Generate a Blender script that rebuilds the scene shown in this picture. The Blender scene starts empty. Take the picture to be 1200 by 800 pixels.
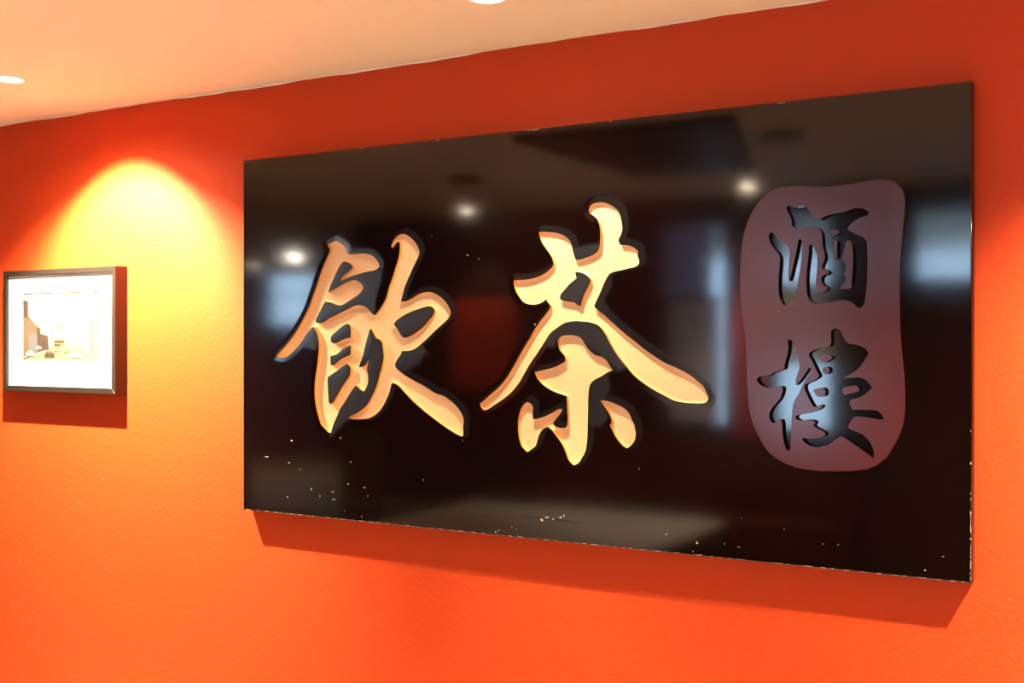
import bpy, bmesh, math, random
import numpy as np
from mathutils import Vector, Matrix
from mathutils.geometry import delaunay_2d_cdt
random.seed(7)
C = bpy.context.scene.collection
S = bpy.context.scene

# ------------------------------------------------------------------ camera, world, exposure
EYE = 1.5            # eye height; the wall with the signboard is the plane y = 0, the room is y < 0
DC = 3.0145          # camera distance from that wall
FPX = 1350.0
BETA = math.atan(FPX / 2255.0)      # camera turned this far left of the wall's normal
CEIL = 2.397
T = 0.042            # signboard thickness
cd = bpy.data.cameras.new('camera')
cd.sensor_width = 36; cd.lens = FPX / 1200 * 36; cd.clip_start = 0.02
cam = bpy.data.objects.new('camera', cd); C.objects.link(cam)
cam.location = (0, -DC, EYE); cam.rotation_euler = (math.pi/2, 0, BETA)
S.camera = cam
S.view_settings.view_transform = 'Standard'; S.view_settings.look = 'None'
S.view_settings.exposure = 1.0; S.view_settings.gamma = 1.0
S.view_settings.use_curve_mapping = False

w = bpy.data.worlds.new('world'); S.world = w; w.use_nodes = True
bg = w.node_tree.nodes['Background']
bg.inputs[0].default_value = (0.46, 0.66, 0.86, 1); bg.inputs[1].default_value = 10.5   # overcast daylight outside

WARM = (1.0, 0.84, 0.56)
def spot(name, x, y, power, cone, blend, tilt=0.0, color=WARM, z=CEIL - 0.004, radius=0.014, parent=None):
    l = bpy.data.lights.new(name, 'SPOT'); l.energy = power; l.color = color
    l.spot_size = math.radians(cone); l.spot_blend = blend; l.shadow_soft_size = radius
    o = bpy.data.objects.new(name, l); C.objects.link(o)
    o.location = (x, y, z); o.rotation_euler = (math.radians(tilt), 0, 0)
    return o
ROW_Y = -0.515
def row_y(x): return -0.468 if x == -1.60 else ROW_Y
# the row of downlights along the wall (x, list of (power, cone, blend, tilt towards the wall))
ROW = [(-5.40, [(70, 100, 0.6, 0)]),
       (-3.50, [(260, 112, 0.35, 11), (900, 82, 0.6, 30), (80, 150, 1.0, 5), (120, 60, 1.0, 0)]),
       (-1.60, [(118, 118, 0.9, 6), (460, 48, 1.0, 0)]),
       (0.30,  [(760, 112, 0.8, 6), (440, 76, 1.0, 0)]),
       (2.20,  [(60, 100, 0.6, 0)])]
# downlights further into the room
ROOM = [(-4.28, -3.62, 60), (-2.23, -3.42, 190), (-0.2, -3.42, 50), (1.9, -3.42, 40), (-8.18, -6.28, 110), (-9.49, -7.06, 90),
        (-7.2, -3.5, 60), (-10.2, -3.5, 50)]
for x, ls in ROW:
    for p, c, b, t in ls: spot('downlight_beam', x, row_y(x), p, c, b, t)
for x, y, p in ROOM: spot('downlight_beam', x, y, p*1.2, 86, 0.6, 0, z=CEIL-0.045)

# ------------------------------------------------------------------ where a sight line meets the wall or what the lacquer mirrors
sb, cb = math.sin(BETA), math.cos(BETA)
def ray(x, y):
    u = (x-600)/FPX; return (-sb+u*cb, cb+u*sb, (400-y)/FPX)
def on(x, y, n=T):           # point (X, Z) of the plane n metres in front of the wall
    r = ray(x, y); t = (DC-n)/r[1]; return (r[0]*t, EYE+r[2]*t)
def mir(x, y, n):            # (X, Z) on the plane n metres from the wall, seen by reflection in the board
    r = ray(x, y); t = (DC-T+n-T)/r[1]; return (r[0]*t, EYE+r[2]*t)
def mirz(x, y, z):           # (X, Y) at height z, seen by reflection in the board
    r = ray(x, y); t = (z-EYE)/r[2]; return (r[0]*t, -(r[1]*t-(DC-T)+T))

# ------------------------------------------------------------------ helpers
def link(o, parent=None):
    C.objects.link(o)
    if parent is not None: o.parent = parent
    return o
def mobj(name, me, mat, parent=None, smooth=False):
    if mat is not None:
        for m in (mat if isinstance(mat, (list, tuple)) else [mat]): me.materials.append(m)
    if smooth:
        for p in me.polygons: p.use_smooth = True
    return link(bpy.data.objects.new(name, me), parent)
def obj(name, bm, mat, parent=None, smooth=False):
    me = bpy.data.meshes.new(name); bm.to_mesh(me); bm.free()
    return mobj(name, me, mat, parent, smooth)
def tag(o, label=None, cat=None, group=None, kind=None):
    for k, v in (('label', label), ('category', cat), ('group', group), ('kind', kind)):
        if v: o[k] = v
    return o
def empty(name, loc, rz=0, **k):
    o = bpy.data.objects.new(name, None); C.objects.link(o); o.location = loc; o.rotation_euler.z = rz
    return tag(o, **k)
def box(bm, x0, x1, y0, y1, z0, z1, bevel=0):
    r = bmesh.ops.create_cube(bm, size=1)
    bmesh.ops.scale(bm, vec=(abs(x1-x0), abs(y1-y0), abs(z1-z0)), verts=r['verts'])
    bmesh.ops.translate(bm, vec=((x0+x1)/2, (y0+y1)/2, (z0+z1)/2), verts=r['verts'])
    if bevel:
        es = list({e for v in r['verts'] for e in v.link_edges})
        bmesh.ops.bevel(bm, geom=es, offset=bevel, segments=2, affect='EDGES')
    return bm
def B(*a, **k): return box(bmesh.new(), *a, **k)
def lathe(bm, prof, n=32, cx=0, cy=0):
    rings = [[bm.verts.new((cx+r*math.cos(2*math.pi*i/n), cy+r*math.sin(2*math.pi*i/n), z)) for i in range(n)] for r, z in prof]
    for a, b in zip(rings, rings[1:]):
        for i in range(n): bm.faces.new((a[i], a[(i+1) % n], b[(i+1) % n], b[i]))
    return rings
def copy_tree(o, parent=None):
    c = o.copy(); C.objects.link(c); c.parent = parent
    for ch in [q for q in list(C.objects) if q.parent is o]: copy_tree(ch, c)
    return c

# ------------------------------------------------------------------ materials
def mat(name, col, rough=0.6, metal=0.0, spec=0.5, emit=None, estr=0, noise=0, nscale=5, bump=0, bscale=80, coat=0, var=None):
    m = bpy.data.materials.new(name); m.use_nodes = True
    nt = m.node_tree; N = nt.nodes; L = nt.links; p = N['Principled BSDF']
    p.inputs['Base Color'].default_value = (*col, 1); p.inputs['Roughness'].default_value = rough
    p.inputs['Metallic'].default_value = metal; p.inputs['Specular IOR Level'].default_value = spec
    p.inputs['Coat Weight'].default_value = coat
    if emit: p.inputs['Emission Color'].default_value = (*emit, 1); p.inputs['Emission Strength'].default_value = estr
    tc = N.new('ShaderNodeTexCoord')
    if noise:
        n = N.new('ShaderNodeTexNoise'); n.inputs['Scale'].default_value = nscale; n.inputs['Detail'].default_value = 5
        L.new(tc.outputs['Object'], n.inputs['Vector'])
        mx = N.new('ShaderNodeMix'); mx.data_type = 'RGBA'
        c2 = var or tuple(min(1, c*(1-noise)) for c in col)
        mx.inputs[6].default_value = (*col, 1); mx.inputs[7].default_value = (*c2, 1)
        L.new(n.outputs['Fac'], mx.inputs[0]); L.new(mx.outputs[2], p.inputs['Base Color'])
    if bump:
        n = N.new('ShaderNodeTexNoise'); n.inputs['Scale'].default_value = bscale; n.inputs['Detail'].default_value = 3
        L.new(tc.outputs['Object'], n.inputs['Vector'])
        b = N.new('ShaderNodeBump'); b.inputs['Strength'].default_value = 1.0; b.inputs['Distance'].default_value = bump
        L.new(n.outputs['Fac'], b.inputs['Height']); L.new(b.outputs['Normal'], p.inputs['Normal'])
    return m
def glass(name, tint=(1, 1, 1), ior=1.45):
    m = bpy.data.materials.new(name); m.use_nodes = True
    nt = m.node_tree; N = nt.nodes; L = nt.links; N.remove(N['Principled BSDF'])
    t = N.new('ShaderNodeBsdfTransparent'); t.inputs[0].default_value = (*tint, 1)
    g = N.new('ShaderNodeBsdfGlossy'); g.inputs['Roughness'].default_value = 0.02
    lw = N.new('ShaderNodeLayerWeight'); lw.inputs['Blend'].default_value = 0.5
    pw = N.new('ShaderNodeMath'); pw.operation = 'POWER'; pw.inputs[1].default_value = 5; L.new(lw.outputs['Facing'], pw.inputs[0])
    f = N.new('ShaderNodeMath'); f.operation = 'MULTIPLY_ADD'; f.inputs[1].default_value = 0.9; f.inputs[2].default_value = 0.04; L.new(pw.outputs[0], f.inputs[0])
    x = N.new('ShaderNodeMixShader')
    L.new(f.outputs[0], x.inputs[0]); L.new(t.outputs[0], x.inputs[1]); L.new(g.outputs[0], x.inputs[2])
    L.new(x.outputs[0], N['Material Output'].inputs[0])
    return m
def fabric(name, col, trans):
    m = bpy.data.materials.new(name); m.use_nodes = True
    nt = m.node_tree; N = nt.nodes; L = nt.links; N.remove(N['Principled BSDF'])
    d = N.new('ShaderNodeBsdfDiffuse'); d.inputs[0].default_value = (*col, 1)
    t = N.new('ShaderNodeBsdfTranslucent'); t.inputs[0].default_value = (*col, 1)
    x = N.new('ShaderNodeMixShader'); x.inputs[0].default_value = trans
    L.new(d.outputs[0], x.inputs[1]); L.new(t.outputs[0], x.inputs[2]); L.new(x.outputs[0], N['Material Output'].inputs[0])
    return m

M_wall = mat('orange_wall_paint', (0.52, 0.055, 0.010), 0.6, spec=0.2, noise=1, nscale=1.6, var=(0.50, 0.050, 0.009), bump=0.0012, bscale=55)
M_ceil = mat('white_ceiling_paint', (0.82, 0.79, 0.74), 0.8, spec=0.2, bump=0.0006, bscale=60)
M_dark = mat('dark_brown_panelling', (0.020, 0.010, 0.007), 0.5, noise=0.4, nscale=4)
M_red = mat('red_wall_paint', (0.50, 0.035, 0.015), 0.6)
M_slate = mat('slate_violet_paint', (0.30, 0.28, 0.52), 0.5)
M_floor = mat('warm_wood_floor', (0.46, 0.33, 0.22), 0.45, noise=0.3, nscale=3)
M_gold = mat('gold_leaf_paint', (0.82, 0.58, 0.33), 0.42, metal=0.15, spec=0.5, noise=1, nscale=9, var=(0.79, 0.53, 0.27), bump=0.0008, bscale=45)
M_ochre = mat('ochre_gold_edge', (0.74, 0.36, 0.045), 0.45, metal=0.2)
M_bulb = mat('lit_bulb', (1, 1, 1), 0.4, emit=(1.0, 0.82, 0.58), estr=26)
M_bulb2 = mat('bright_bulb', (1, 1, 1), 0.4, emit=(1.0, 0.88, 0.7), estr=220)
M_trimw = mat('white_lamp_ring', (0.85, 0.82, 0.78), 0.35)
M_refl = mat('lamp_reflector', (0.8, 0.78, 0.74), 0.2, metal=0.9)
M_frame = mat('dark_bronze_frame', (0.020, 0.014, 0.011), 0.45, spec=0.3, noise=0.3, nscale=20)
M_mat = mat('white_mount_card', (0.86, 0.85, 0.82), 0.9)
M_white = mat('white_table_laminate', (0.86, 0.84, 0.80), 0.35)
M_black = mat('black_metal', (0.012, 0.012, 0.012), 0.4)
M_maroon = mat('maroon_leather', (0.085, 0.012, 0.010), 0.4, bump=0.001, bscale=200)
M_green = mat('green_upholstery', (0.05, 0.09, 0.03), 0.7)
M_taupe = mat('taupe_upholstery', (0.30, 0.24, 0.18), 0.7)
M_chip = mat('chipped_primer', (0.42, 0.34, 0.28), 0.7)
M_crack = mat('dark_crack', (0.01, 0.007, 0.006), 0.5)
M_glass = glass('window_glass', (0.92, 0.95, 0.97))
M_pglass = glass('picture_glass', (0.97, 0.97, 0.97))
M_blind = fabric('grey_blind_fabric', (0.50, 0.53, 0.66), 0.6)
M_beige = fabric('beige_blind_fabric', (0.85, 0.68, 0.46), 0.75)

M_taupe2 = fabric('taupe_blind_fabric', (0.72, 0.62, 0.56), 0.6)
def lacquer(name, col, col2, rough, ripple=0.00004, spec=0.6):
    m = mat(name, col, rough, noise=1, nscale=2.2, var=col2)
    nt = m.node_tree; N = nt.nodes; L = nt.links; p = N['Principled BSDF']
    tc = N.new('ShaderNodeTexCoord'); n = N.new('ShaderNodeTexNoise'); n.inputs['Scale'].default_value = 16
    n.inputs['Detail'].default_value = 2; L.new(tc.outputs['Object'], n.inputs['Vector'])
    b = N.new('ShaderNodeBump'); b.inputs['Distance'].default_value = ripple; b.inputs['Strength'].default_value = 1
    L.new(n.outputs['Fac'], b.inputs['Height']); L.new(b.outputs['Normal'], p.inputs['Normal'])
    p.inputs['Specular IOR Level'].default_value = spec
    # hazy, rubbed patches
    r = N.new('ShaderNodeTexNoise'); r.inputs['Scale'].default_value = 5; L.new(tc.outputs['Object'], r.inputs['Vector'])
    mr = N.new('ShaderNodeMapRange'); mr.inputs[3].default_value = rough*0.8; mr.inputs[4].default_value = rough*1.35
    L.new(r.outputs['Fac'], mr.inputs[0]); L.new(mr.outputs[0], p.inputs['Roughness'])
    return m
M_lac = lacquer('black_lacquer', (0.0045, 0.0014, 0.0012), (0.0030, 0.0010, 0.0009), 0.072)
M_seal = lacquer('maroon_satin_paint', (0.066, 0.011, 0.009), (0.056, 0.009, 0.008), 0.20, spec=0.47)
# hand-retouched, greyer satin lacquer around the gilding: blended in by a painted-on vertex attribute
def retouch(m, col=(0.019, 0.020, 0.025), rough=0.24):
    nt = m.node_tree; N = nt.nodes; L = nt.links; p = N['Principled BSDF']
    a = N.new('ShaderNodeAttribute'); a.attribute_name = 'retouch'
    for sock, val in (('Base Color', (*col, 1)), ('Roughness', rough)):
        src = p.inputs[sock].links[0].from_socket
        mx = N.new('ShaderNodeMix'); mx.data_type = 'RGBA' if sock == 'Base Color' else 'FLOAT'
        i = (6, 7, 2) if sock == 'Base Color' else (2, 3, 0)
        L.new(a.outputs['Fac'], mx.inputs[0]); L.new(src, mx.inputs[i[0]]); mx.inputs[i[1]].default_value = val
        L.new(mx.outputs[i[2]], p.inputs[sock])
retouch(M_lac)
M_ink = lacquer('black_glossy_carving', (0.006, 0.004, 0.004), (0.005, 0.003, 0.003), 0.07)

# ------------------------------------------------------------------ 2-D outlines -> meshes
def smooth_loop(pts, sub=4):
    n = len(pts); out = []
    for i in range(n):
        p0, p1, p2, p3 = (pts[(i+k-1) % n] for k in range(4))
        d = math.dist(p1, p2)
        k = max(1, min(sub, int(d/1.6)))
        def ang(a, b, c):
            v = (b[0]-a[0], b[1]-a[1]); q = (c[0]-b[0], c[1]-b[1])
            return abs(math.atan2(v[0]*q[1]-v[1]*q[0], v[0]*q[0]+v[1]*q[1]))
        t = 0.5
        m1 = (0, 0) if ang(p0, p1, p2) > 0.95 else ((p2[0]-p0[0]), (p2[1]-p0[1]))
        m2 = (0, 0) if ang(p1, p2, p3) > 0.95 else ((p3[0]-p1[0]), (p3[1]-p1[1]))
        def tang(m):
            l = math.hypot(*m)
            return (p2[0]-p1[0], p2[1]-p1[1]) if l == 0 else (m[0]/l*d, m[1]/l*d)
        a, b = tang(m1), tang(m2)
        for j in range(k):
            s = j/k; h1 = 2*s**3-3*s*s+1; h2 = s**3-2*s*s+s; h3 = -2*s**3+3*s*s; h4 = s**3-s*s
            out.append((h1*p1[0]+h2*a[0]+h3*p2[0]+h4*b[0], h1*p1[1]+h2*a[1]+h3*p2[1]+h4*b[1]))
    return out
def to_plane(px, n=T, sub=4): return [on(x, y, n) for x, y in smooth_loop(px, sub)]
def inside(P, loop):
    L = np.array(loop); x, y = P[:, 0], P[:, 1]; r = np.zeros(len(P), bool)
    x1, y1 = L[:, 0], L[:, 1]; x2, y2 = np.roll(x1, -1), np.roll(y1, -1)
    for a, b, c, d in zip(x1, y1, x2, y2):
        if b == d: continue
        r ^= ((b > y) != (d > y)) & (x < (c-a)*(y-b)/(d-b)+a)
    return r
def dist(P, loops):
    D = np.full(len(P), 9.0)
    for lp in loops:
        L = np.array(lp); A = L; Bp = np.roll(L, -1, axis=0); V = Bp-A; vv = (V**2).sum(1)+1e-12
        for i in range(0, len(P), 4000):
            Q = P[i:i+4000, None, :]-A[None]
            t = np.clip((Q*V[None]).sum(2)/vv, 0, 1)
            d = np.sqrt(((Q-t[..., None]*V[None])**2).sum(2)).min(1)
            D[i:i+4000] = np.minimum(D[i:i+4000], d)
    return D
def cdt(loops, extra):
    vs = []; es = []
    for lp in loops:
        k = len(vs); n = len(lp); vs += [Vector(p) for p in lp]; es += [(k+i, k+(i+1) % n) for i in range(n)]
    vs += [Vector(p) for p in extra]
    v, e, f, *_ = delaunay_2d_cdt(vs, es, [], 0, 1e-6)
    return np.array([(q.x, q.y) for q in v]), np.array([t for t in f if len(t) == 3])
def mesh_from(name, P, depth, F):
    """P: (X, Z) points, depth: how far in front of the wall"""
    me = bpy.data.meshes.new(name)
    a = P[F[:, 1]]-P[F[:, 0]]; b = P[F[:, 2]]-P[F[:, 0]]
    flip = (a[:, 0]*b[:, 1]-a[:, 1]*b[:, 0]) < 0
    F = F.copy(); F[flip] = F[flip][:, ::-1]
    me.from_pydata([(x, -d, z) for (x, z), d in zip(P, depth)], [], [tuple(int(i) for i in t) for t in F])
    used = bmesh.new(); used.from_mesh(me)
    bmesh.ops.delete(used, geom=[v for v in used.verts if not v.link_faces], context='VERTS')
    used.to_mesh(me); used.free()
    return me
def add_walls(bm, loop, d0, d1):
    n = len(loop)
    a = [bm.verts.new((x, -(d0(x, z) if callable(d0) else d0), z)) for x, z in loop]
    b = [bm.verts.new((x, -(d1(x, z) if callable(d1) else d1), z)) for x, z in loop]
    fs = [bm.faces.new((a[i], a[(i+1) % n], b[(i+1) % n], b[i])) for i in range(n)]
    for f in fs: f.smooth = True
def grid_pts(loops, step, test):
    A = np.array([p for l in loops for p in l]); x0, z0 = A.min(0)-0.04; x1, z1 = A.max(0)+0.04
    X, Z = np.meshgrid(np.arange(x0, x1, step), np.arange(z0, z1, step)); X[::2] += step/2
    P = np.stack([X.ravel(), Z.ravel()], 1)
    return P[test(P)]

# ------------------------------------------------------------------ outlines of the carved characters (as seen, on the board's face)
YIN = [(383.5,286),(388,284.5),(392,282),(397,283.5),(402,287),(405.5,292),(407.5,297.5),(413,297.5),(420,297),(428,297),(434,298.5),(437,300),(441,304),(444,309),(444.5,313),(440,316),(434,317.5),(428,318.5),(420,321),(412,323.5),(405,326.5),(399,328.7),(401,324.5),(406,320),(411,316),(413.5,312.8),(411,309.5),(407,307),(402.5,306.5),(399,310),(395,317),(390.5,327),(387,335),(384.5,342.5),(392,339),(400,334),(408,330),(414,328),(420,329.5),(424,333.5),(425.5,337),(423,342),(418,346.5),(411,351),(405,355),(399,357.5),(393,356.5),(387,354),(381,353.3),(378.5,357),(374.5,365),(369.5,375),(370,377.5),(374,378.5),(379,377.5),(386,373),(394,369),(402,365),(410,361),(416,358),(421,357.5),(428,359.5),(433,364),(437,368.5),(440,369),(445,362.5),(449,356),(452,350),(454,344),(456,336),(460,325),(464,312),(467,302),(468.5,292),(468.5,284),(466,283),(463.5,285.5),(461,289),(459.3,290),(458.5,288),(460.5,283),(464,278),(468,275),(472,273.8),(477,275.5),(483,280),(488,286),(490.5,291),(491.5,296),(489,303),(485,311),(481,320),(477,329),(473.5,338),(472,344),(469.7,353),(473,353.2),(477,352.5),(483,349.5),(490,345),(497,342.5),(504,342),(510,344),(517,348.5),(523,355),(527,362),(528,367),(525,373),(519,379),(510,387),(501,396),(492,404),(486,408.5),(480,410.5),(471,411),(469.5,415),(466,420),(463.5,424),(463,429),(466,433),(472,438),(480,443),(490,448.5),(500,454),(510,460.5),(520,464),(528,469.5),(535,476),(540,483),(543,490),(543.2,496),(542.5,502),(543,508),(541.5,511.5),(537,509.5),(529,505),(518,497.5),(506,488.5),(494,479),(483,469),(473,458.5),(467,452),(461,448.5),(458.5,449.5),(456.5,458),(453,467),(449,475),(444,482),(437,487.5),(430,490.2),(420,491),(411,490.5),(408.5,489.5),(411,487),(416,485),(422,481.5),(430,474.5),(436,464),(441,453),(444,443),(445.5,436),(446.5,434),(448,427),(449.5,420),(449,410),(447.5,401),(444.5,397.5),(441,396),(438,391),(435.5,386),(434,385),(432.5,388),(430.5,395),(428,405),(425.5,415),(422,425),(420.3,430),(425,429.5),(429,426.5),(431.3,421.5),(431.5,425),(430,432),(431,440),(431,448),(429.5,453),(426.5,458.5),(423,457),(420,454),(417.5,451.5),(415,453.5),(411,459),(405,469),(399,478),(395,487),(391,496),(389,502),(387.5,507),(385,506.5),(380,501.5),(376,497),(374,491),(371.5,482),(369.5,472),(368.5,460),(369,448),(370,438),(371.5,430),(372.5,420),(373.5,410),(373.5,402),(372,393),(369.5,387),(366.5,382.5),(363,386),(358,393),(352,402),(346,409),(341,414),(335,418),(330,419),(326,418),(323.5,417.3),(327,413.5),(335,405),(342,396),(350,384),(357,371),(363,358),(366,349),(370,338),(374,326),(378,314),(382,305),(385.5,297),(387,292.5),(385,290)]
YIN_H = [[(406.5,379),(410,381),(411,388),(411,395.5),(406,396.5),(400,398.5),(395,401.5),(392,402.5),(388.5,401),(387,397.5),(388.5,393),(394,388),(401,382)],
 [(411,404.5),(411,410),(410.5,415.5),(405,418),(399,421),(394,425.5),(391,428),(387.5,427.5),(387,423),(387,417),(394,415),(400,410),(406,406)],
 [(406.5,426),(410,429),(410.8,436),(409,441),(403,450),(397,460),(391,470),(388,473.5),(385.5,472),(384.5,462),(384,452),(384,442),(387,439.5),(395,434),(401,429.5)],
 [(461.5,379.5),(464,376),(472,370),(482,365),(493,361),(502,358.7),(507,360),(509.5,364),(507,370),(502,376),(495,384),(488,389),(482,393),(477,395),(473,395.5),(469.5,392),(466,386),(463,382)]]
CHA = [(631.5,271.5),(637,271.5),(645,272),(653,273),(660,275.5),(665,279),(668.5,283.5),(670.5,291),(672.5,299),(674.5,304.5),(680,304),(688,301.5),(696,298),(701,293.5),(703,286),(703.5,277),(703,268),(701.5,261),(699.5,256.5),(696,253),(692,250.5),(690,247),(691,242),(694,239),(699,237.5),(706,237),(713,239),(720,243),(725,248),(727,254),(728.5,262),(729,269),(727,276),(724.5,281.5),(727,287),(732,287),(738,288),(744,291),(748,294.5),(747,299),(748.5,304),(748.5,309),(744,312.5),(737,314),(727,316.5),(720,318),(714,321),(709,329),(704,341),(698,354),(696,359),(701,363.5),(711,372),(722,382),(736,394),(744,400),(755,409),(768,418),(780,425.5),(795,432),(808,439),(818,447),(824.5,453),(828,461),(830,466),(828,470.5),(824,472),(814,472.3),(802,471.5),(790,469),(778,463),(765,456),(753,448),(742,439),(733,428),(724,417),(716,404),(709,391),(702,382),(694,378),(685,376.5),(673,376),(662,378),(654,383),(645,390),(639,399),(630,413),(621,426),(614,438),(609,447),(600,458.5),(590,467),(578,475),(572,479),(567,480.5),(563.5,476.5),(562.5,472.5),(565,471),(573,464),(584,454),(588,450),(596,439),(604,425),(613,409),(621,396),(627,385),(634,375),(638,370),(644,362),(645,358.5),(642,354),(639.5,350.5),(636,353.5),(630,356),(624,356.7),(617,355.5),(612.5,353),(608,347),(604,340),(602,331),(602,328),(607,328),(617,327.5),(628,325),(638,320.5),(645,315),(648.5,310),(648,306.5),(647.5,303.5),(644,297),(639,290),(635,284),(632.5,277)]
CHA_H = [[(674,318.5),(680,319),(686,321.5),(691,326),(692,329),(689,336),(685,344),(682,352),(680.5,358.5),(677,357.5),(673,354.5),(666,353.5),(659,352),(656,350),(657,345),(661,340),(667,333),(673,328),(675.5,325.5),(674.5,322)]]
CHA2 = [(654,399),(656.5,394.5),(662,393),(672,393),(680,395.5),(684,401),(688,407),(694,413.5),(700,417),(704,417.5),(711,422.5),(714,428),(718,433.5),(712,436),(705,440.5),(697,444.5),(693,448),(690.5,453),(689.5,461),(689,470),(689,480),(688.5,500),(688,515),(686,528),(682,536),(678,542),(672.5,545),(668,541),(665,536),(663,530),(659,521),(653,512),(646,503),(642,499.8),(637,502),(634,505),(631,511),(628.5,520),(627,523),(623,526),(618,529.5),(614.5,526.5),(611,522),(609,516),(607.5,508),(607,500),(607.5,490),(610,480),(614,473.5),(618,470.8),(622,473),(624.5,477),(624,484),(624.5,491),(630,490.5),(638,488),(648,483),(655,479),(659,479.5),(656.5,484.5),(652,490),(648,495.5),(649,498),(653,500.5),(659,501.5),(663,500.5),(665,497),(665,485),(664.5,475),(664,464),(657,461.5),(648,458),(638,452),(631,445),(627.5,438.5),(626.5,435.5),(632,434.5),(641,432.5),(650,430),(658,426),(662,423),(662,418),(659,413.5),(656,410),(654.5,405)]
CHA3 = [(703.5,469),(708,469),(716,471),(725,475),(733,479.5),(738,486),(741,493),(743.5,498),(744,502),(745,508),(743.5,516),(740,521),(735,525),(731,523),(726,518),(721,511),(717,503),(714.5,498),(716.5,495),(716,490),(713,483),(709,477)]
SEAL = [(922,218),(935,217),(955,218),(978,217.5),(1000,214.5),(1020,211),(1035,209.5),(1046,211.5),(1055,218),(1060,227),(1061.5,240),(1060,260),(1057.5,290),(1055.5,320),(1055,350),(1055.5,380),(1057,410),(1060,440),(1061,470),(1060,490),(1056,506),(1049,520),(1040,535),(1030,544),(1018,549.5),(1000,552),(980,552.5),(960,552),(940,549.5),(922,544),(909,537),(900,529),(892,517),(884,501),(878,480),(875.5,455),(874.5,430),(873.5,405),(871,380),(868,355),(867,330),(868,300),(871,276),(878,255),(887,239),(899,226),(910,220)]
JIU = [(922,241),(925.5,241.2),(932,242),(943,241),(946,244),(950,250),(954,256),(960,257),(968,253),(978,250.5),(990,248.5),(1000,244.5),(1006,244),(1013,245),(1017.5,248.5),(1018,251.5),(1014,253),(1006,256),(1000,260),(995,264.5),(993,268.5),(998,272),(1005,275),(1011,278),(1015,282),(1016,287),(1016.5,300),(1016.5,315),(1016,330),(1014.5,345),(1012.5,356),(1009,360),(1005,360.5),(1001,357),(996,353),(988,351.5),(980,352.5),(970,354.5),(958,355.5),(952,354.5),(948,351),(946,345),(945,335),(945,322),(946.5,308),(948,295),(948,288.5),(949.5,286.5),(952,287),(955,292),(957.5,299),(957.8,308),(957,320),(956,331),(957,337),(960,341.5),(964,341.5),(968.5,339.5),(969.5,336),(966,334.5),(963,331),(962.5,326),(966,321.8),(970,321.5),(971.5,318.5),(969,316),(963,314.5),(963.5,310),(966.5,304),(966,296),(964,289),(963.5,280),(963,275),(961.5,270.5),(957,266.5),(950,265),(943.5,266),(939,267.5),(932,267),(927.5,264),(927.5,258),(925,251.5),(922,246)]
JIU_H = [[(973,269.5),(978,269),(984,269.5),(982,274),(977,276),(974,273)],
 [(977,282),(981,281.5),(981,290),(981,303),(977,303.5),(976.5,292)],
 [(991,282.5),(994.5,281.5),(997.5,284),(999,292),(999.5,305),(998.5,325),(997.5,338),(990,338.5),(984,338.5),(988,333),(991,328),(990,323),(987,320),(990,318),(991,312),(989.5,307),(986.5,303),(988,297),(989.5,290)]]
JIU2 = [(903,272),(906,273),(910,279),(917,283.5),(923,288.5),(925,295),(924.5,308),(923.8,320),(924.5,329),(926.5,324),(929,313),(932,300),(934.5,288),(935.5,281),(938,280),(940,283),(940,295),(938,312),(935,330),(932.5,345),(929,354),(924,357),(918,357.5),(915,353),(912.5,342),(912.5,325),(914,305),(912.5,298),(907,291),(902.5,284),(901,277)]
LOU = [(923,399),(925,397.5),(928.5,399),(932,404),(935,412),(936,422),(936.8,431),(934.5,438),(932.5,445),(933,451),(937,447),(943,438.5),(948.5,430.5),(950.3,431),(949,436),(944.5,443),(940,452),(936,461),(930.5,470),(928.5,480),(927.5,495),(927,510),(926.5,520),(926,527.5),(922,527.5),(919,520),(917,508),(916.5,497),(915.5,492),(912.5,491.5),(908,495),(905,495.5),(902,491),(901.5,486),(903.5,480),(908,474),(914,467),(917,458),(917,454),(914,452.5),(906,454),(898,454),(891,450.5),(887,446),(887.5,443),(891,441),(899,440.5),(906,437),(914,434),(918.5,432),(920,425),(923,414),(924,405)]
LOU2 = [(974.5,387),(977,385.5),(981,385),(985,388),(988,394),(991,400),(996,403),(1003,403.5),(1011,406.5),(1016,410.5),(1017.5,415),(1014,420),(1009,428),(1003,434),(996,438.5),(990,441.5),(988.5,443),(996,442.5),(1008,442.5),(1014,445),(1019,450),(1022,454),(1018,458),(1010,464),(1002,467),(997,468.5),(995.5,471),(996.5,476),(999,480),(1010,480),(1025,480.5),(1030,482.5),(1034,487),(1035.5,491),(1031,491.5),(1020,489.5),(1008,488),(1001,488.5),(998,492),(994.5,498),(994,501),(1000,504.5),(1010,508.5),(1018,516),(1022,523),(1024,530),(1023.7,537),(1016,531),(1006,524),(996,517),(990,513),(985,511),(979,515),(972,520),(966,523.5),(958,524),(949,522),(943,518),(940,514.5),(941,513),(947,513.5),(956,513.5),(963,512),(966.5,510),(967,507),(962,504),(956,501),(953,498.5),(955,496.5),(955,494),(952,492.5),(945,492),(937,492.5),(932.5,490.5),(932.5,487.5),(936,486),(945,484.5),(955,481.5),(961,478.8),(964,475.5),(961,474.3),(957,476.5),(953.5,476.5),(950,471),(946,463),(943,456),(943,451.5),(946,449),(952,446.5),(958,443),(960,440.5),(957,434),(953,426),(950,420),(948,416.5),(949,413),(954,410),(960,408),(968,407),(972.5,405),(974,400),(973.5,393)]
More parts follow.
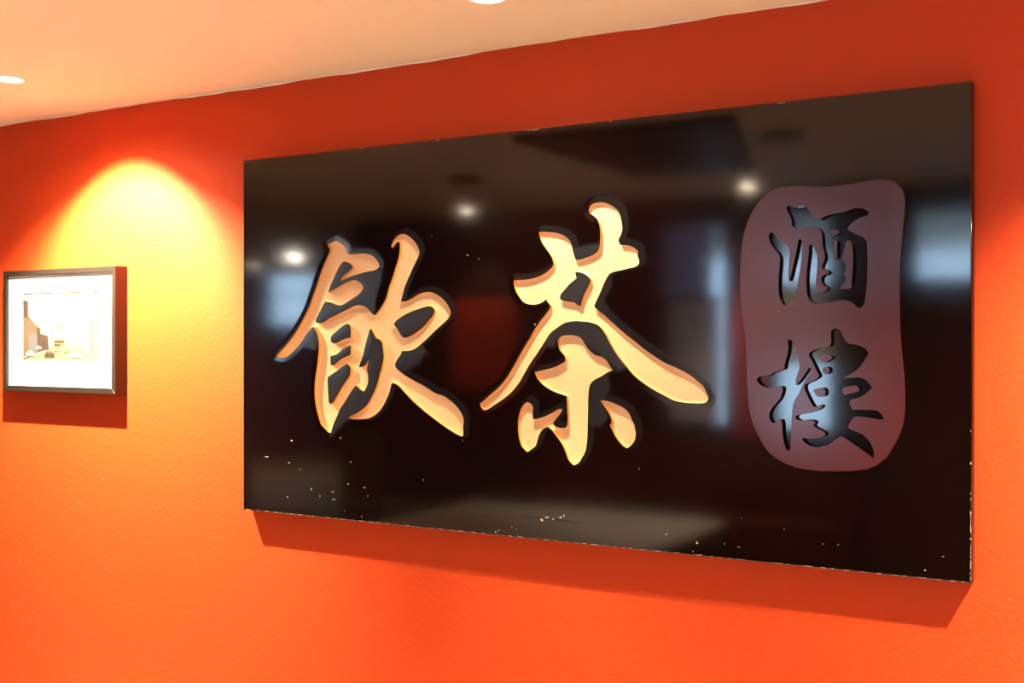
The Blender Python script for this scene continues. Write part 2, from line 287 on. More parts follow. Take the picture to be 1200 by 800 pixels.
LOU2_H = [[(961,417.8),(965,416.5),(973,416.5),(975.5,418.5),(972,422),(966,424.5),(962.5,423)],
 [(968+4.3*math.cos(a), 434+4.3*math.sin(a)) for a in [k*math.pi/5 for k in range(10)]],
 [(953,457),(958,455),(964,454),(967,457),(967,463),(964,464.5),(958,464.5),(955,461)],
 [(988,453.5),(993,453),(1002,451.5),(1006,453.5),(1007,457),(1004,459.5),(996,461),(990,463),(987.3,460)]]

# ------------------------------------------------------------------ room shell
X0, X1, NB, NF, XP = -12.0, 3.0, 3.86, 9.0, -5.45
wl = B(X0, X1, 0, 0.15, 0, CEIL)
tag(obj('wall_front', wl, M_wall), kind='structure')
LAMPS = [(x, row_y(x)) for x, _ in ROW] + [(x, y) for x, y, _ in ROOM]
def circ(x, y, r, n=28): return [(x+r*math.cos(2*math.pi*i/n), y+r*math.sin(2*math.pi*i/n)) for i in range(n)]
holes = [circ(x, y, 0.043) for x, y in LAMPS]
# ceiling: its line against the wall wanders by a few millimetres
edge = [(X0, 0.0)] + [(X0+0.25*i, 0.0) for i in range(1, 60)] + [(X1, 0.0)]
P, F = cdt([[(X0, -NF), (X1, -NF)] + edge[::-1]] + holes, [])
cen = P[F].mean(1); keep = np.ones(len(F), bool)
for h in holes: keep &= ~inside(cen, h)
me = bpy.data.meshes.new('ceiling')
me.from_pydata([(x, y, CEIL) for x, y in P], [], [tuple(int(i) for i in t) for t in F[keep]])
tag(mobj('ceiling', me, M_ceil), kind='structure')
# small pale scuffs on the paint
bm = bmesh.new()
for x, y, w_, h in [(71,576,.020,.0015),(92,588,.008,.006),(79,621,.0025,.018),(23,652,.002,.035),(125,664,.002,.014),(45,694,.002,.016),(45,726,.003,.009),(240,587,.005,.0015),(221,627,.016,.002),
    (206,386,.010,.0012),(228,387,.006,.001),(245,430,.006,.001),(1151,478,.002,.004),(1150,580,.004,.002),(1184,702,.006,.003),(1172,724,.003,.004),(13,228,.004,.004),(121,561,.006,.006)]:
    X, Z = on(x, y, 0); n = 8
    bm.faces.new([bm.verts.new((X+w_*math.cos(2*math.pi*i/n)*random.uniform(.6, 1), -0.0012, Z+h*math.sin(2*math.pi*i/n)*random.uniform(.6, 1))) for i in range(n)])
sc = obj('scuff_marks', bm, mat('pale_scuff', (0.62, 0.12, 0.04), 0.6), bpy.data.objects['wall_front']); sc['kind'] = 'stuff'
# a wavering bead of white filler where ceiling meets wall
bm = bmesh.new(); prev = None
xx = np.arange(-6.2, 1.5, 0.03); ph = [random.uniform(0, 6) for _ in range(5)]
for x in xx:
    h = 0.0035+0.0022*math.sin(x*3.1+ph[0])+0.0018*math.sin(x*7.7+ph[1])+0.0012*math.sin(x*17+ph[2])+0.0007*math.sin(x*41+ph[3])
    h = max(0.0006, h)
    r = [bm.verts.new((x, -0.004, CEIL-0.0005)), bm.verts.new((x, -0.0022, CEIL-h)), bm.verts.new((x, 0.0, CEIL-h-0.0004))]
    if prev:
        for i in range(2): bm.faces.new((prev[i], prev[i+1], r[i+1], r[i]))
    prev = r
tag(obj('trim_1', bm, M_ceil), kind='structure')
tag(obj('floor', B(X0, X1, -NF, 0, -0.1, 0), M_floor), kind='structure')
tag(obj('wall_left', B(X0-0.15, X0, -NF, 0.15, 0, CEIL+0.1), M_wall), kind='structure')
tag(obj('wall_right', B(X1, X1+0.15, -NB-0.15, 0.15, 0, CEIL+0.1), M_wall), kind='structure')
tag(obj('wall_partition', B(XP, XP+0.15, -NF, -NB-0.15, 0, CEIL+0.1), M_dark), kind='structure')

def wall_open(name, xa, xb, n, openings, m, zt=CEIL+0.1):
    """wall on plane n (thickness behind it) with rectangular openings (xl, xr, zb, zt)"""
    bm = bmesh.new(); x = xa
    for a, b, c, d in sorted(openings):
        if a > x: box(bm, x, a, -n-0.15, -n, 0, zt)
        box(bm, a, b, -n-0.15, -n, 0, c); box(bm, a, b, -n-0.15, -n, d, zt); x = b
    box(bm, x, xb, -n-0.15, -n, 0, zt)
    return tag(obj(name, bm, m), kind='structure')
def rect(xl, xr, yt, yb, n):   # opening whose mirror image fills this patch of the board
    a, _ = mir(xl, 400, n); b, _ = mir(xr, 400, n); xm = (xl+xr)/2
    return (a, b, mir(xm, yb, n)[1], mir(xm, yt, n)[1])
WA = [rect(773, 856, 255, 505, NB), rect(899, 978, 240, 512, NB), rect(1062, 1160, 236, 335, NB)]
WF = [rect(312, 372, 314, 384, NF)]
xa = mir(1260, 400, NB)[0]; xb = mir(1420, 400, NB)[0]
WA.append((xa, xb, 0.95, 2.05))
wall_open('wall_back', XP, X1, NB, WA, M_dark)
wall_open('wall_far', X0, XP, NF, WF, M_dark)
def window(i, o, n, bars_x=1, bars_z=1):
    a, b, c, d = o; t = 0.045
    e = tag(empty('window_%d' % i, ((a+b)/2, -n-0.06, c)), kind='structure')
    bm = bmesh.new(); w2 = (b-a)/2; h = d-c
    for q in ((-w2, -w2+t, 0, h), (w2-t, w2, 0, h), (-w2+t, w2-t, 0, t), (-w2+t, w2-t, h-t, h)): box(bm, q[0], q[1], -0.03, 0.03, q[2], q[3])
    obj('window_frame', bm, M_dark, e)
    obj('pane', B(-w2+t, w2-t, -0.004, 0.004, t, h-t), M_glass, e)
    if bars_z: obj('transom', B(-w2+t, w2-t, -0.02, 0.02, h*0.52, h*0.52+0.03), M_dark, e)
    return e
for i, o in enumerate(WA): window(i+1, o, NB, bars_z=0)
window(5, WF[0], NF)
def blind(name, o, f0, f1, g0, g1, m, n, label):   # roller blind hanging inside a window: fractions across and up
    a, b, c, d = o; w_ = b-a; h = d-c
    e = empty(name, (a+w_*(f0+f1)/2, -n-0.015-(0.03 if g0 == 0 else 0), c+h*g0), label=label, cat='blind')
    W2 = w_*(f1-f0)/2; H = h*(g1-g0)
    obj('blind_fabric', B(-W2, W2, -0.002, 0.002, 0.015, H-0.02), m, e)
    obj('bottom_bar', B(-W2, W2, -0.008, 0.008, 0, 0.018), M_black, e)
    obj('roller', B(-W2, W2, -0.014, 0.014, H-0.03, H), M_black, e)
blind('roller_blind', WA[0], 0.0, 0.72, 0.62, 1.0, M_blind, NB, 'grey roller blind in the upper part of the window mirrored left of the seal')
blind('roller_blind', WA[0], 0.0, 0.80, 0.0, 0.635, M_taupe2, NB, 'taupe blind in the lower part of the window mirrored left of the seal')
blind('roller_blind', WA[1], 0.0, 1.0, 0.32, 0.66, M_beige, NB, 'beige band of blind across the tall window mirrored in the seal')
# red painted piers on the back wall
for i, (l, r, t, b) in enumerate([(857, 897, 285, 520), (528, 604, 350, 455)]):
    a, b_, c, d = rect(l, r, t, b, NB-0.02)
    tag(obj('trim_%d' % (i+2), B(a, b_, -NB, -NB+0.02, c, d), M_red), kind='structure')
# slate coloured door in the far wall
a, b_, _, d = rect(290, 384, 384, 560, NF-0.04)
door = tag(empty('door_1', ((a+b_)/2, -NF+0.02, 0)), kind='structure'); wd = (b_-a)/2
obj('door_panel', B(-wd, wd, -0.02, 0.02, 0, min(d, 1.9)), M_slate, door)
obj('door_handle', B(wd-0.12, wd-0.08, 0.02, 0.06, 0.9, 1.1), M_trimw, door)
# dark panel and beam on the ceiling deeper in the room
q = [mirz(x, y, CEIL-0.03) for x, y in ((600, 166), (862, 142), (884, 200), (742, 207))]
bm = bmesh.new(); lo = [bm.verts.new((x, y, CEIL-0.03)) for x, y in q]; hi = [bm.verts.new((x, y, CEIL)) for x, y in q]
bm.faces.new(lo)
for i in range(4): bm.faces.new((lo[i], lo[(i+1) % 4], hi[(i+1) % 4], hi[i]))
tag(obj('trim_4', bm, M_dark), kind='structure')
tag(obj('baseboard_front', B(X0, X1, -0.015, 0, 0, 0.07), M_dark), kind='structure')

# ------------------------------------------------------------------ signboard
g_loops = [to_plane(l) for l in (YIN, CHA, CHA2, CHA3)]
g_holes = [to_plane(l) for l in YIN_H + CHA_H]
s_out = to_plane(SEAL)
SF = T+0.003                                      # the seal's face stands 3 mm proud
s_loops = [to_plane(l, SF) for l in (JIU, JIU2, LOU, LOU2)]
s_holes = [to_plane(l, SF) for l in JIU_H + LOU2_H]
gold_all = g_loops + g_holes
xl, zt = on(285, 188)[0], 2.1322; xr = on(1139, 400)[0]; zb = 0.9122
RIM, SLOPE = 0.020, 0.026
def dish(D):      # the face falls away towards each carved stroke
    d = np.clip(RIM-D, 0, RIM); k = 0.004
    return SLOPE*np.where(d < k, d*d/(2*k), d-k/2)
def in_gold(P):
    r = np.zeros(len(P), bool)
    for l in g_loops: r |= inside(P, l)
    for h in g_holes: r &= ~inside(P, h)
    return r
board = empty('signboard', ((xl+xr)/2, 0, zb), label='large black lacquered signboard with gold carved Chinese characters and a maroon seal', cat='signboard')
def place(o):     # meshes are written in world coordinates; hang them under the board
    o.parent = board; o.matrix_parent_inverse = Matrix.Translation(board.location).inverted(); return o
def sel(P):
    D = dist(P, gold_all); return (D > 0.0018) & (D < RIM+0.014) & ~in_gold(P)
ex = grid_pts(gold_all, 0.0042, sel)
def side(a, b, n): return [(a[0]+(b[0]-a[0])*i/n, a[1]+(b[1]-a[1])*i/n) for i in range(n)]
e_ = 0.003
rim = side((xl+e_, zb+e_), (xr-e_, zb+e_), 40)+side((xr-e_, zb+e_), (xr-e_, zt-e_), 20)+side((xr-e_, zt-e_), (xl+e_, zt-e_), 40)+side((xl+e_, zt-e_), (xl+e_, zb+e_), 20)
cg = grid_pts([rim], 0.03, lambda P: (dist(P, gold_all) > RIM+0.02) & (P[:, 0] > xl+.01) & (P[:, 0] < xr-.01) & (P[:, 1] > zb+.01) & (P[:, 1] < zt-.01) & (dist(P, [s_out]) > .008))
P, F = cdt([rim]+gold_all+[s_out], list(ex)+list(cg))
cen = P[F].mean(1)
keep = ~in_gold(cen) & ~inside(cen, s_out)
dep = T-dish(dist(P, gold_all))
me = mesh_from('panel', P, dep, F[keep])
bm = bmesh.new(); bm.from_mesh(me)
# rounded arris, edges and back
prof = [(0, 0), (-0.0021, 0.0009), (-0.003, 0.003)]
rings = []
for off, back in prof + [(-0.003, T-0.002)]:
    o = -off
    rings.append([bm.verts.new((x, -(T-back), z)) for x, z in ((xl+e_-o, zb+e_-o), (xr-e_+o, zb+e_-o), (xr-e_+o, zt-e_+o), (xl+e_-o, zt-e_+o))])
for a, b in zip(rings, rings[1:]):
    for i in range(4): bm.faces.new((a[i], b[i], b[(i+1) % 4], a[(i+1) % 4]))
bm.to_mesh(me); bm.free()
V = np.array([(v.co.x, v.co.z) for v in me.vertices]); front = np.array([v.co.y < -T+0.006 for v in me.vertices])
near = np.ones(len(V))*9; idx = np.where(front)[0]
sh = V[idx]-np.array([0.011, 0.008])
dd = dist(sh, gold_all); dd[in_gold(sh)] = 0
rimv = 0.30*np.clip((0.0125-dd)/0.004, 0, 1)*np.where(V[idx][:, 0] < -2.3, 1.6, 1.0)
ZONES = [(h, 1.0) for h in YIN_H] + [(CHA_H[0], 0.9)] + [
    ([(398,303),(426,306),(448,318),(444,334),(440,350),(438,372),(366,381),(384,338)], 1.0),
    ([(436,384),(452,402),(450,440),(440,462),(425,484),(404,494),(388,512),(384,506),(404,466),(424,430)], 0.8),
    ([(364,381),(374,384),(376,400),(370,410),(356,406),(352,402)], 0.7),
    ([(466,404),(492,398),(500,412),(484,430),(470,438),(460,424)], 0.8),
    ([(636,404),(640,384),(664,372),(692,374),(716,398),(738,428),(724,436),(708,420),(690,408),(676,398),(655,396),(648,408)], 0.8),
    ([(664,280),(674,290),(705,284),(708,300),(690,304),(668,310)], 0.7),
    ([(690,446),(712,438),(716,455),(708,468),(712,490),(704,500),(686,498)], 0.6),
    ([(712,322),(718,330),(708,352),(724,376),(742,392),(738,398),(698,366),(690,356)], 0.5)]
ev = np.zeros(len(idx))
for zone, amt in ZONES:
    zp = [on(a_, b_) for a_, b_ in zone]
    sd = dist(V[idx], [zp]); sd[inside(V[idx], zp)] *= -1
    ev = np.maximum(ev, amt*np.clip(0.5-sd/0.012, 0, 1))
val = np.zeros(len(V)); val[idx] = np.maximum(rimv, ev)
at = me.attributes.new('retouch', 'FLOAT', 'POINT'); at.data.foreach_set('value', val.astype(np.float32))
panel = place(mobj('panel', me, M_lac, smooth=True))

def carved(name, loops, holes, floor_d, top_d, m, label, parent_fn, fillet=0.0, step=0.005, wall_m=None):
    def ins(P):
        r = np.zeros(len(P), bool)
        for l in loops: r |= inside(P, l)
        for h in holes: r &= ~inside(P, h)
        return r
    ex = []
    if fillet:
        def s(P): D = dist(P, loops+holes); return (D > step*0.4) & (D < fillet*1.6) & ins(P)
        ex = list(grid_pts(loops+holes, step, s))
        def s2(P): D = dist(P, loops+holes); return (D > fillet*1.9) & (D < fillet*3.2) & ins(P)
        def s3(P): D = dist(P, loops+holes); return (D > fillet*3.2) & ins(P)
        ex += list(grid_pts(loops+holes, 0.0045, s2)) + list(grid_pts(loops+holes, 0.011, s3))
    P, F = cdt(loops+holes, ex)
    F = F[ins(P[F].mean(1))]
    if fillet:
        D = dist(P, loops+holes); up = 0.55*fillet*np.clip(1-D/fillet, 0, 1)**2
    else: up = np.zeros(len(P))
    me = mesh_from(name, P, floor_d+up, F)
    bm = bmesh.new(); bm.from_mesh(me)
    for f in bm.faces: f.smooth = True
    nf = len(bm.faces)
    e0 = floor_d+0.55*fillet
    for l in loops+holes: add_walls(bm, l, top_d, e0)
    if isinstance(m, list):
        for k, f in enumerate(bm.faces): f.material_index = int(k >= nf)
    bm.to_mesh(me); bm.free()
    o = mobj(name, me, m)
    o['label'] = label
    return parent_fn(o)
lip = T-float(dish(np.array([0.0]))[0])
yin = carved('carved_character', g_loops[:1], g_holes[:4], T-0.0135, lip, [M_gold, M_ochre], 'left gold character', place, 0.003, 0.0030)
cha = carved('carved_character', g_loops[1:], g_holes[4:], T-0.0135, lip, [M_gold, M_ochre], 'middle gold character', place, 0.003, 0.0030)
# seal
def in_s(P):
    r = np.zeros(len(P), bool)
    for l in s_loops: r |= inside(P, l)
    for h in s_holes: r &= ~inside(P, h)
    return r
cx = sum(p[0] for p in s_out)/len(s_out); cz = sum(p[1] for p in s_out)/len(s_out)
def shrink(lp, d):
    out = []; n = len(lp)
    for i in range(n):
        a, b = lp[i-1], lp[(i+1) % n]; tx, tz = b[0]-a[0], b[1]-a[1]; l = math.hypot(tx, tz)
        nx, nz = -tz/l, tx/l
        if nx*(cx-lp[i][0])+nz*(cz-lp[i][1]) < 0: nx, nz = -nx, -nz
        out.append((lp[i][0]+nx*d, lp[i][1]+nz*d))
    return out
s_top = shrink(s_out, 0.002)
P, F = cdt([s_top]+s_loops+s_holes, [])
cen = P[F].mean(1); F = F[inside(cen, s_top) & ~in_s(cen)]
me = mesh_from('seal_panel', P, np.full(len(P), SF), F)
bm = bmesh.new(); bm.from_mesh(me); n = len(s_out)
a = [bm.verts.new((x, -SF, z)) for x, z in s_top]; b = [bm.verts.new((x, -T+0.001, z)) for x, z in s_out]
for i in range(n): bm.faces.new((a[i], a[(i+1) % n], b[(i+1) % n], b[i]))
bm.to_mesh(me); bm.free()
seal = place(mobj('seal_panel', me, M_seal)); seal['label'] = 'maroon seal panel'
def place_s(o):
    o.parent = seal; o.matrix_parent_inverse = Matrix.Translation(board.location).inverted(); return o
def place_s(o): o.parent = seal; return o
carved('carved_character', s_loops[:2], s_holes[:3], T-0.013, SF, M_ink, 'upper black character on the seal', place_s)
carved('carved_character', s_loops[2:], s_holes[3:], T-0.013, SF, M_ink, 'lower black character on the seal', place_s)

# chips, flecks and the long crack near the bottom edge
def fleck(bm, x, z, w_, h, d=T+0.0003, n=7):
    vs = [bm.verts.new((x+w_*math.cos(2*math.pi*i/n)*random.uniform(.5, 1), -d, z+h*math.sin(2*math.pi*i/n)*random.uniform(.5, 1))) for i in range(n)]
    bm.faces.new(vs)
bm = bmesh.new()
for x, y, w_, h in [(342,516,.007,.005),(312,535,.020,.0018),(339,542,.007,.004),(352,550,.010,.002),(411,541,.006,.004),(365,573,.006,.008),(337,582,.005,.004),
    (408,567,.006,.004),(427,571,.006,.004),(431,581,.004,.003),(375,581,.004,.004),(390,576,.009,.002),(391,585,.013,.003),(404,598,.006,.002),(424,605,.005,.003),(496,562,.003,.004),
    (399,513,.004,.005),(542,516,.004,.003),(548,299,.004,.004),(561,303,.003,.003),(506,276,.002,.002),(627,380,.004,.006),(749,549,.003,.003),(581,623,.005,.006),(585,621,.004,.003),
    (635,609,.009,.006),(641,606,.010,.004),(648,608,.006,.003),(657,606,.009,.004),(661,604,.006,.004),(607,628,.003,.002),(600,617,.004,.002),(605,620,.003,.002),(781,626,.008,.003),
    (817,636,.006,.006),(812,646,.004,.002),(821,650,.007,.002),(866,641,.008,.0015),(869,607,.003,.002),(919,620,.003,.002),(964,637,.004,.002),(982,638,.004,.003),(1084,668,.006,.003),
    (1105,652,.004,.002),(1039,250,.001,.002),(849,637,.004,.002),(931,548,.002,.002),(838,220,.001,.001),(899,227,.002,.002),(700,230,.001,.001)]:
    X, Z = on(x, y, T); fleck(bm, X, Z, w_*0.75, h*0.75)
x = xl+0.01
while x < xr-0.02:      # worn bottom arris
    if random.random() < 0.7:
        l = random.uniform(.006, .04); fleck(bm, x+l/2, zb+0.0022+random.uniform(0, .0006), l/2, random.uniform(.0003, .0011)); x += l*0.8
    x += random.uniform(.002, .02)
for i in range(34):     # worn right arris, mostly in its lower half
    z = zb+0.01+(random.random()**2)*0.42
    fleck(bm, xr-0.0028, z, random.uniform(.0006, .0022), random.uniform(.002, .006))
for xx_ in (-2.35, -2.05, -1.72, -1.70, -1.45, -0.95): fleck(bm, xx_, zt-0.003, random.uniform(.006, .02), .0012)
ch = place(obj('paint_chips', bm, M_chip)); ch['kind'] = 'stuff'
bm = bmesh.new()
pts = [(540,596),(556,600),(575,602),(600,604),(625,606.5),(650,609),(668,610.5),(676,613),(684,614)]
for i in range(len(pts)-1):
    (xa_, za), (xb_, zb_) = on(*pts[i]), on(*pts[i+1]); h0 = 0.0012+0.002*math.sin(math.pi*i/(len(pts)-1)); h1 = 0.0012+0.002*math.sin(math.pi*(i+1)/(len(pts)-1))
    bm.faces.new([bm.verts.new(v) for v in ((xa_, -T-0.0002, za-h0), (xb_, -T-0.0002, zb_-h1), (xb_, -T-0.0002, zb_+h1), (xa_, -T-0.0002, za+h0))])
place(obj('crack', bm, M_crack))

# ------------------------------------------------------------------ framed photograph
FD = 0.058
fx0 = on(3.6, 400, FD)[0]; fx1 = on(135, 400, FD)[0]; fz0 = on(135, 461.8, FD)[1]; fz1 = on(135, 311.4, FD)[1]
frame = empty('framed_picture', ((fx0+fx1)/2, 0, fz0), label='small black box frame with white mount and faded street photograph, under the left spotlight', cat='picture')
W2 = (fx1-fx0)/2; FH = fz1-fz0; r_ = 0.021
def rail(pts):     # mitred rail: outer corners then inner corners
    bm = bmesh.new()
    (o0, o1, i1, i0) = pts
    A = [bm.verts.new((p[0], -FD, p[1])) for p in (o0, o1, i1, i0)]
    Bk = [bm.verts.new((p[0], -0.001, p[1])) for p in (o0, o1, i1, i0)]
    bm.faces.new(A); bm.faces.new(Bk[::-1])
    for i in range(4): bm.faces.new((A[i], Bk[i], Bk[(i+1) % 4], A[(i+1) % 4]))
    bmesh.ops.recalc_face_normals(bm, faces=bm.faces)
    bmesh.ops.bevel(bm, geom=[e for e in bm.edges if abs(e.verts[0].co.y+FD) < 1e-4 and abs(e.verts[1].co.y+FD) < 1e-4], offset=0.0009, segments=1, affect='EDGES')
    return bm
O = [(-W2, 0), (W2, 0), (W2, FH), (-W2, FH)]; I = [(-W2+r_, r_), (W2-r_, r_), (W2-r_, FH-r_), (-W2+r_, FH-r_)]
for i in range(4): obj('frame_rail', rail((O[i], O[(i+1) % 4], I[(i+1) % 4], I[i])), M_frame, frame)
MD = 0.047          # mount's depth
px0, pz1 = on(26, 400, MD)[0]-frame.location.x, on(70, 342, MD)[1]-frame.location.z
px1 = on(115.5, 400, MD)[0]-frame.location.x; pz0 = on(100, 424, MD)[1]-frame.location.z
bm = bmesh.new()
i_ = 0.0
oo = [(-W2+r_-.002, r_-.002), (W2-r_+.002, r_-.002), (W2-r_+.002, FH-r_+.002), (-W2+r_-.002, FH-r_+.002)]
ii = [(px0, pz0), (px1, pz0), (px1, pz1), (px0, pz1)]; bv = 0.002
jj = [(px0+bv, pz0+bv), (px1-bv, pz0+bv), (px1-bv, pz1-bv), (px0+bv, pz1-bv)]
R = [[bm.verts.new((x, -d, z)) for x, z in q] for q, d in ((oo, MD), (ii, MD), (jj, MD-.002))]
for a, b in zip(R, R[1:]):
    for i in range(4): bm.faces.new((a[i], a[(i+1) % 4], b[(i+1) % 4], b[i]))
obj('mount', bm, M_mat, frame)
obj('glass_pane', B(-W2+r_-.001, W2-r_+.001, -MD-.006, -MD-.004, r_-.001, FH-r_+.001), M_pglass, frame)
obj('back_board', B(-W2+.004, W2-.004, -0.012, -0.002, .004, FH-.004), M_dark, frame)
# the print: a faded street scene, flat
pm = {}
def ink(c):
    if c not in pm: pm[c] = mat('print_ink', c, 0.6, noise=0.25, nscale=60)
    return pm[c]
prt = bmesh.new(); mats = []
PW, PH = px1-px0, pz1-pz0; layer = [0]
def poly(c, pts):      # pts in 0..1 of the print, y up
    g_ = sum(c)/3; m = ink(tuple((0.5*v+0.5*g_)**2.5 for v in c))
    if m not in mats: mats.append(m)
    layer[0] += 1; d = MD-0.0040+layer[0]*0.000015
    f = prt.faces.new([prt.verts.new((px0+x*PW, -d, pz0+y*PH)) for x, y in pts]); f.material_index = mats.index(m)
def el(c, x, y, a, b, n=12): poly(c, [(x+a*math.cos(2*math.pi*i/n), y+b*math.sin(2*math.pi*i/n)) for i in range(n)])
SKY = (0.86, 0.80, 0.66); PALE = (0.80, 0.70, 0.52); TAN = (0.62, 0.48, 0.32); BRN = (0.36, 0.27, 0.19); GRY = (0.42, 0.42, 0.46); ROAD = (0.66, 0.55, 0.38)
poly(SKY, [(0, 0), (1, 0), (1, 1), (0, 1)])
poly((0.84, 0.76, 0.60), [(0, .96), (1, .99), (1, 1), (0, 1)])
poly(ROAD, [(0, 0), (1, 0), (1, .09), (.62, .30), (.42, .30), (0, .07)])
poly(PALE, [(.07, .20), (.07, .88), (.34, .80), (.42, .50), (.44, .22)])
poly(BRN, [(0, .02), (0, .90), (.07, .88), (.07, .66), (.20, .50), (.24, .48), (.24, .12)])
poly((0.50, 0.38, 0.26), [(.0, .66), (.06, .64), (.18, .52), (.20, .15), (0, .08)])
poly(GRY, [(.08, .12), (.08, .40), (.19, .40), (.20, .15)])
poly(BRN, [(.22, .14), (.22, .41), (.34, .37), (.35, .17)])
poly(TAN, [(.42, .20), (.42, .34), (.56, .32), (.56, .20)])
poly(PALE, [(.56, .22), (.57, .40), (.66, .38), (.66, .22)])
poly(PALE, [(.80, .16), (.82, .48), (.88, .62), (1, .78), (1, .08)])
poly(TAN, [(.88, .12), (.89, .64), (.93, .66), (.93, .10)]); poly(TAN, [(.95, .08), (.96, .24), (1, .25), (1, .07)])
for k in range(7): poly(TAN, [(.82+.02*k, .30+.03*(k % 3)), (.835+.02*k, .30+.03*(k % 3)), (.835+.02*k, .35+.03*(k % 3)), (.82+.02*k, .35+.03*(k % 3))])
for x, y in ((.18, .58), (.28, .55), (.20, .76), (.97, .73), (.38, .42), (.97, .80)): poly(TAN, [(x, y), (x+.025, y), (x+.025, y+.05), (x, y+.05)])
el(TAN, .49, .49, .045, .045); poly(TAN, [(.485, .30), (.495, .30), (.495, .46), (.485, .46)])
poly(BRN, [(.42, .27), (.55, .27), (.55, .30), (.42, .30)]); poly(BRN, [(.42, .22), (.50, .22), (.50, .25), (.42, .25)])
poly(SKY, [(0, .045), (.32, .155), (.32, .165), (0, .06)]); poly(SKY, [(.88, .075), (1, .03), (1, .04), (.88, .085)])
for x, y, s, c in ((.36, .10, 1.1, BRN), (.70, .10, 1.15, (.78, .74, .66)), (.10, .11, 1.0, (.72, .70, .68)), (.215, .20, .6, PALE), (.58, .16, .7, TAN), (.46, .17, .7, TAN), (.52, .15, .5, PALE), (.63, .20, .5, PALE)):
    poly(c, [(x-.06*s, y-.035*s), (x+.06*s, y-.035*s), (x+.062*s, y+.012*s), (x+.035*s, y+.02*s), (x+.025*s, y+.045*s), (x-.03*s, y+.045*s), (x-.045*s, y+.018*s), (x-.062*s, y+.008*s)])
    poly(GRY, [(x-.025*s, y+.018*s), (x+.02*s, y+.018*s), (x+.015*s, y+.038*s), (x-.02*s, y+.038*s)])
    poly(BRN, [(x-.06*s, y-.045*s), (x+.06*s, y-.045*s), (x+.06*s, y-.032*s), (x-.06*s, y-.032*s)])
po = obj('photo_print', prt, mats, frame); po['label'] = 'faded sepia street photograph'

# ------------------------------------------------------------------ recessed downlights
def downlight(x, y, label, group=None, bulb=None, low=0):
    e = empty('ceiling_downlight', (x, y, CEIL), label=label, cat='ceiling light', group=group)
    bm = bmesh.new(); lathe(bm, [(0.042, 0.004), (0.0425, -0.0005), (0.047, -0.003), (0.053, -0.0022), (0.0545, 0.0)], 32)
    obj('trim_ring', bm, M_trimw, e, True)
    bm = bmesh.new(); lathe(bm, [(0.0425, 0.0), (0.040, 0.02), (0.036, 0.05), (0.001, 0.052)], 32)
    obj('housing', bm, M_refl, e, True)
    bm = bmesh.new(); lathe(bm, [(0.0002, -0.004), (0.012, -0.0032), (0.024, -0.0008), (0.033, 0.004), (0.035, 0.012), (0.030, 0.03), (0.010, 0.045)], 28)
    b_ = obj('bulb', bm, bulb or M_bulb, e, True); b_.location.z = -low
    return e
names = ['downlight beyond the framed picture, out of frame to its left', 'lit ceiling downlight at the left edge, in front of the framed picture', 'ceiling downlight at the top edge, in front of the signboard',
         'ceiling downlight right of the signboard', 'ceiling downlight nearest the right wall, before the orange wall',
         'ceiling downlight mirrored above the two gold characters', 'ceiling downlight mirrored just left of the seal',
         'ceiling downlight behind the camera', 'ceiling downlight nearest the right wall, by the back windows', 'bright ceiling downlight mirrored at the left of the sign',
         'dim ceiling downlight mirrored at the far left of the sign', 'ceiling downlight in the middle of the side room', 'ceiling downlight by the left wall of the side room']
for (x, y), nm in zip(LAMPS, names): downlight(x, y, nm, bulb=M_bulb2 if nm.startswith('bright') else None, low=0.026 if y < -1 else 0)

# ------------------------------------------------------------------ ceiling speakers (dark spots mirrored in the top of the board)
for (px, py), lb in (((545, 212), 'small black round ceiling speaker mirrored left of the middle character'), ((915, 162), 'black round ceiling speaker mirrored above the seal')):
    x, y = mirz(px, py, CEIL-0.02)
    e = empty('ceiling_speaker', (x, y, CEIL), label=lb, cat='speaker')
    bm = bmesh.new(); lathe(bm, [(0.09, 0.0), (0.09, -0.025), (0.078, -0.03)], 28); obj('rim', bm, M_black, e, True)
    bm = bmesh.new(); lathe(bm, [(0.078, -0.028), (0.04, -0.026), (0.001, -0.025)], 28); obj('grille', bm, M_black, e, True)

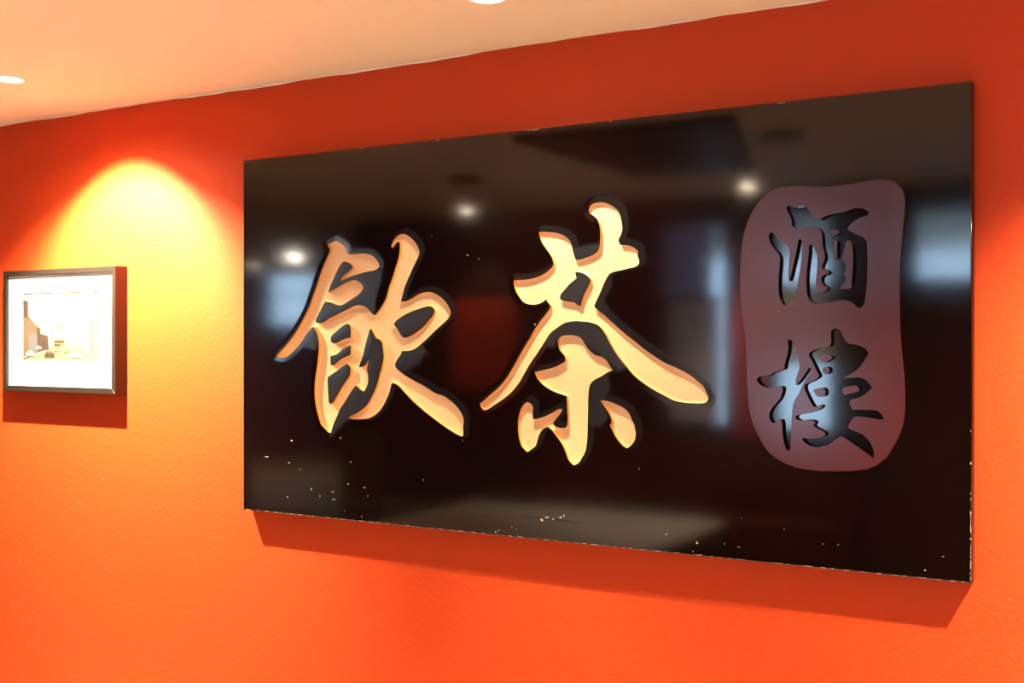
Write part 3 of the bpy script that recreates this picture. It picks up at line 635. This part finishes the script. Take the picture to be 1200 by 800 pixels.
# ------------------------------------------------------------------ furniture mirrored in the lacquer
TZ = 0.50
ta = mirz(435, 612, TZ); tb = mirz(848, 612, TZ)
def table(x0, x1, y0, y1, label, m):
    e = empty('dining_table', ((x0+x1)/2, (y0+y1)/2, 0), label=label, cat='table', group=None)
    w_, d_ = (x1-x0)/2, (y1-y0)/2
    obj('tabletop', B(-w_, w_, -d_, d_, TZ-.03, TZ, bevel=.008), m, e)
    for sx in (-1, 1):
        for sy in (-1, 1):
            lx, ly = sx*(w_-.06), sy*(d_-.06)
            obj('leg', B(lx-.025, lx+.025, ly-.025, ly+.025, 0, TZ-.03), M_black, e)
    return e
ty0 = mirz(640, 650, TZ)[1]; ty1 = mirz(640, 592, TZ)[1]
def chair(x, y, rz, m, label):
    e = empty('dining_chair', (x, y, 0), rz, label=label, cat='chair')
    obj('seat', B(-.21, .21, -.21, .21, .42, .48, bevel=.015), m, e)
    obj('backrest', B(-.20, .20, .18, .23, .52, .95, bevel=.015), m, e)
    for sx in (-1, 1):
        obj('leg', B(sx*.18-.016, sx*.18+.016, -.19, -.158, 0, .43), M_black, e)
        obj('leg', B(sx*.18-.016, sx*.18+.016, .185, .217, 0, .92), M_black, e)
    return e
table(ta[0], tb[0], min(ty0, ty1), max(ty0, ty1), 'low white table mirrored along the bottom of the sign', M_white)
def chair_at(px, py, z, rz, m, label):
    x, y = mirz(px, py, z); chair(x, y, rz, m, label)
x, y = mir(455, 400, 2.9)[0], -2.9; chair(x, y, 0.3, M_green, 'green upholstered chair mirrored below the left gold character')
chair(ta[0]-.9, -2.2, 1.4, M_taupe, 'taupe chair at the left end of the low white table')
# bench along the back wall
b0 = mir(640, 400, NB)[0]; b1 = mir(1010, 400, NB)[0]
bench = empty('bench_seat', ((b0+b1)/2, -NB+.28, 0), label='maroon leather bench under the back windows, mirrored low in the sign', cat='bench')
bw = (b1-b0)/2
obj('base', B(-bw, bw, -.27, .22, 0, .30), M_dark, bench)
obj('cushion', B(-bw, bw, -.20, .27, .30, .47, bevel=.03), M_maroon, bench)
obj('backrest', B(-bw, bw, -.27, -.17, .47, .92, bevel=.03), M_maroon, bench)
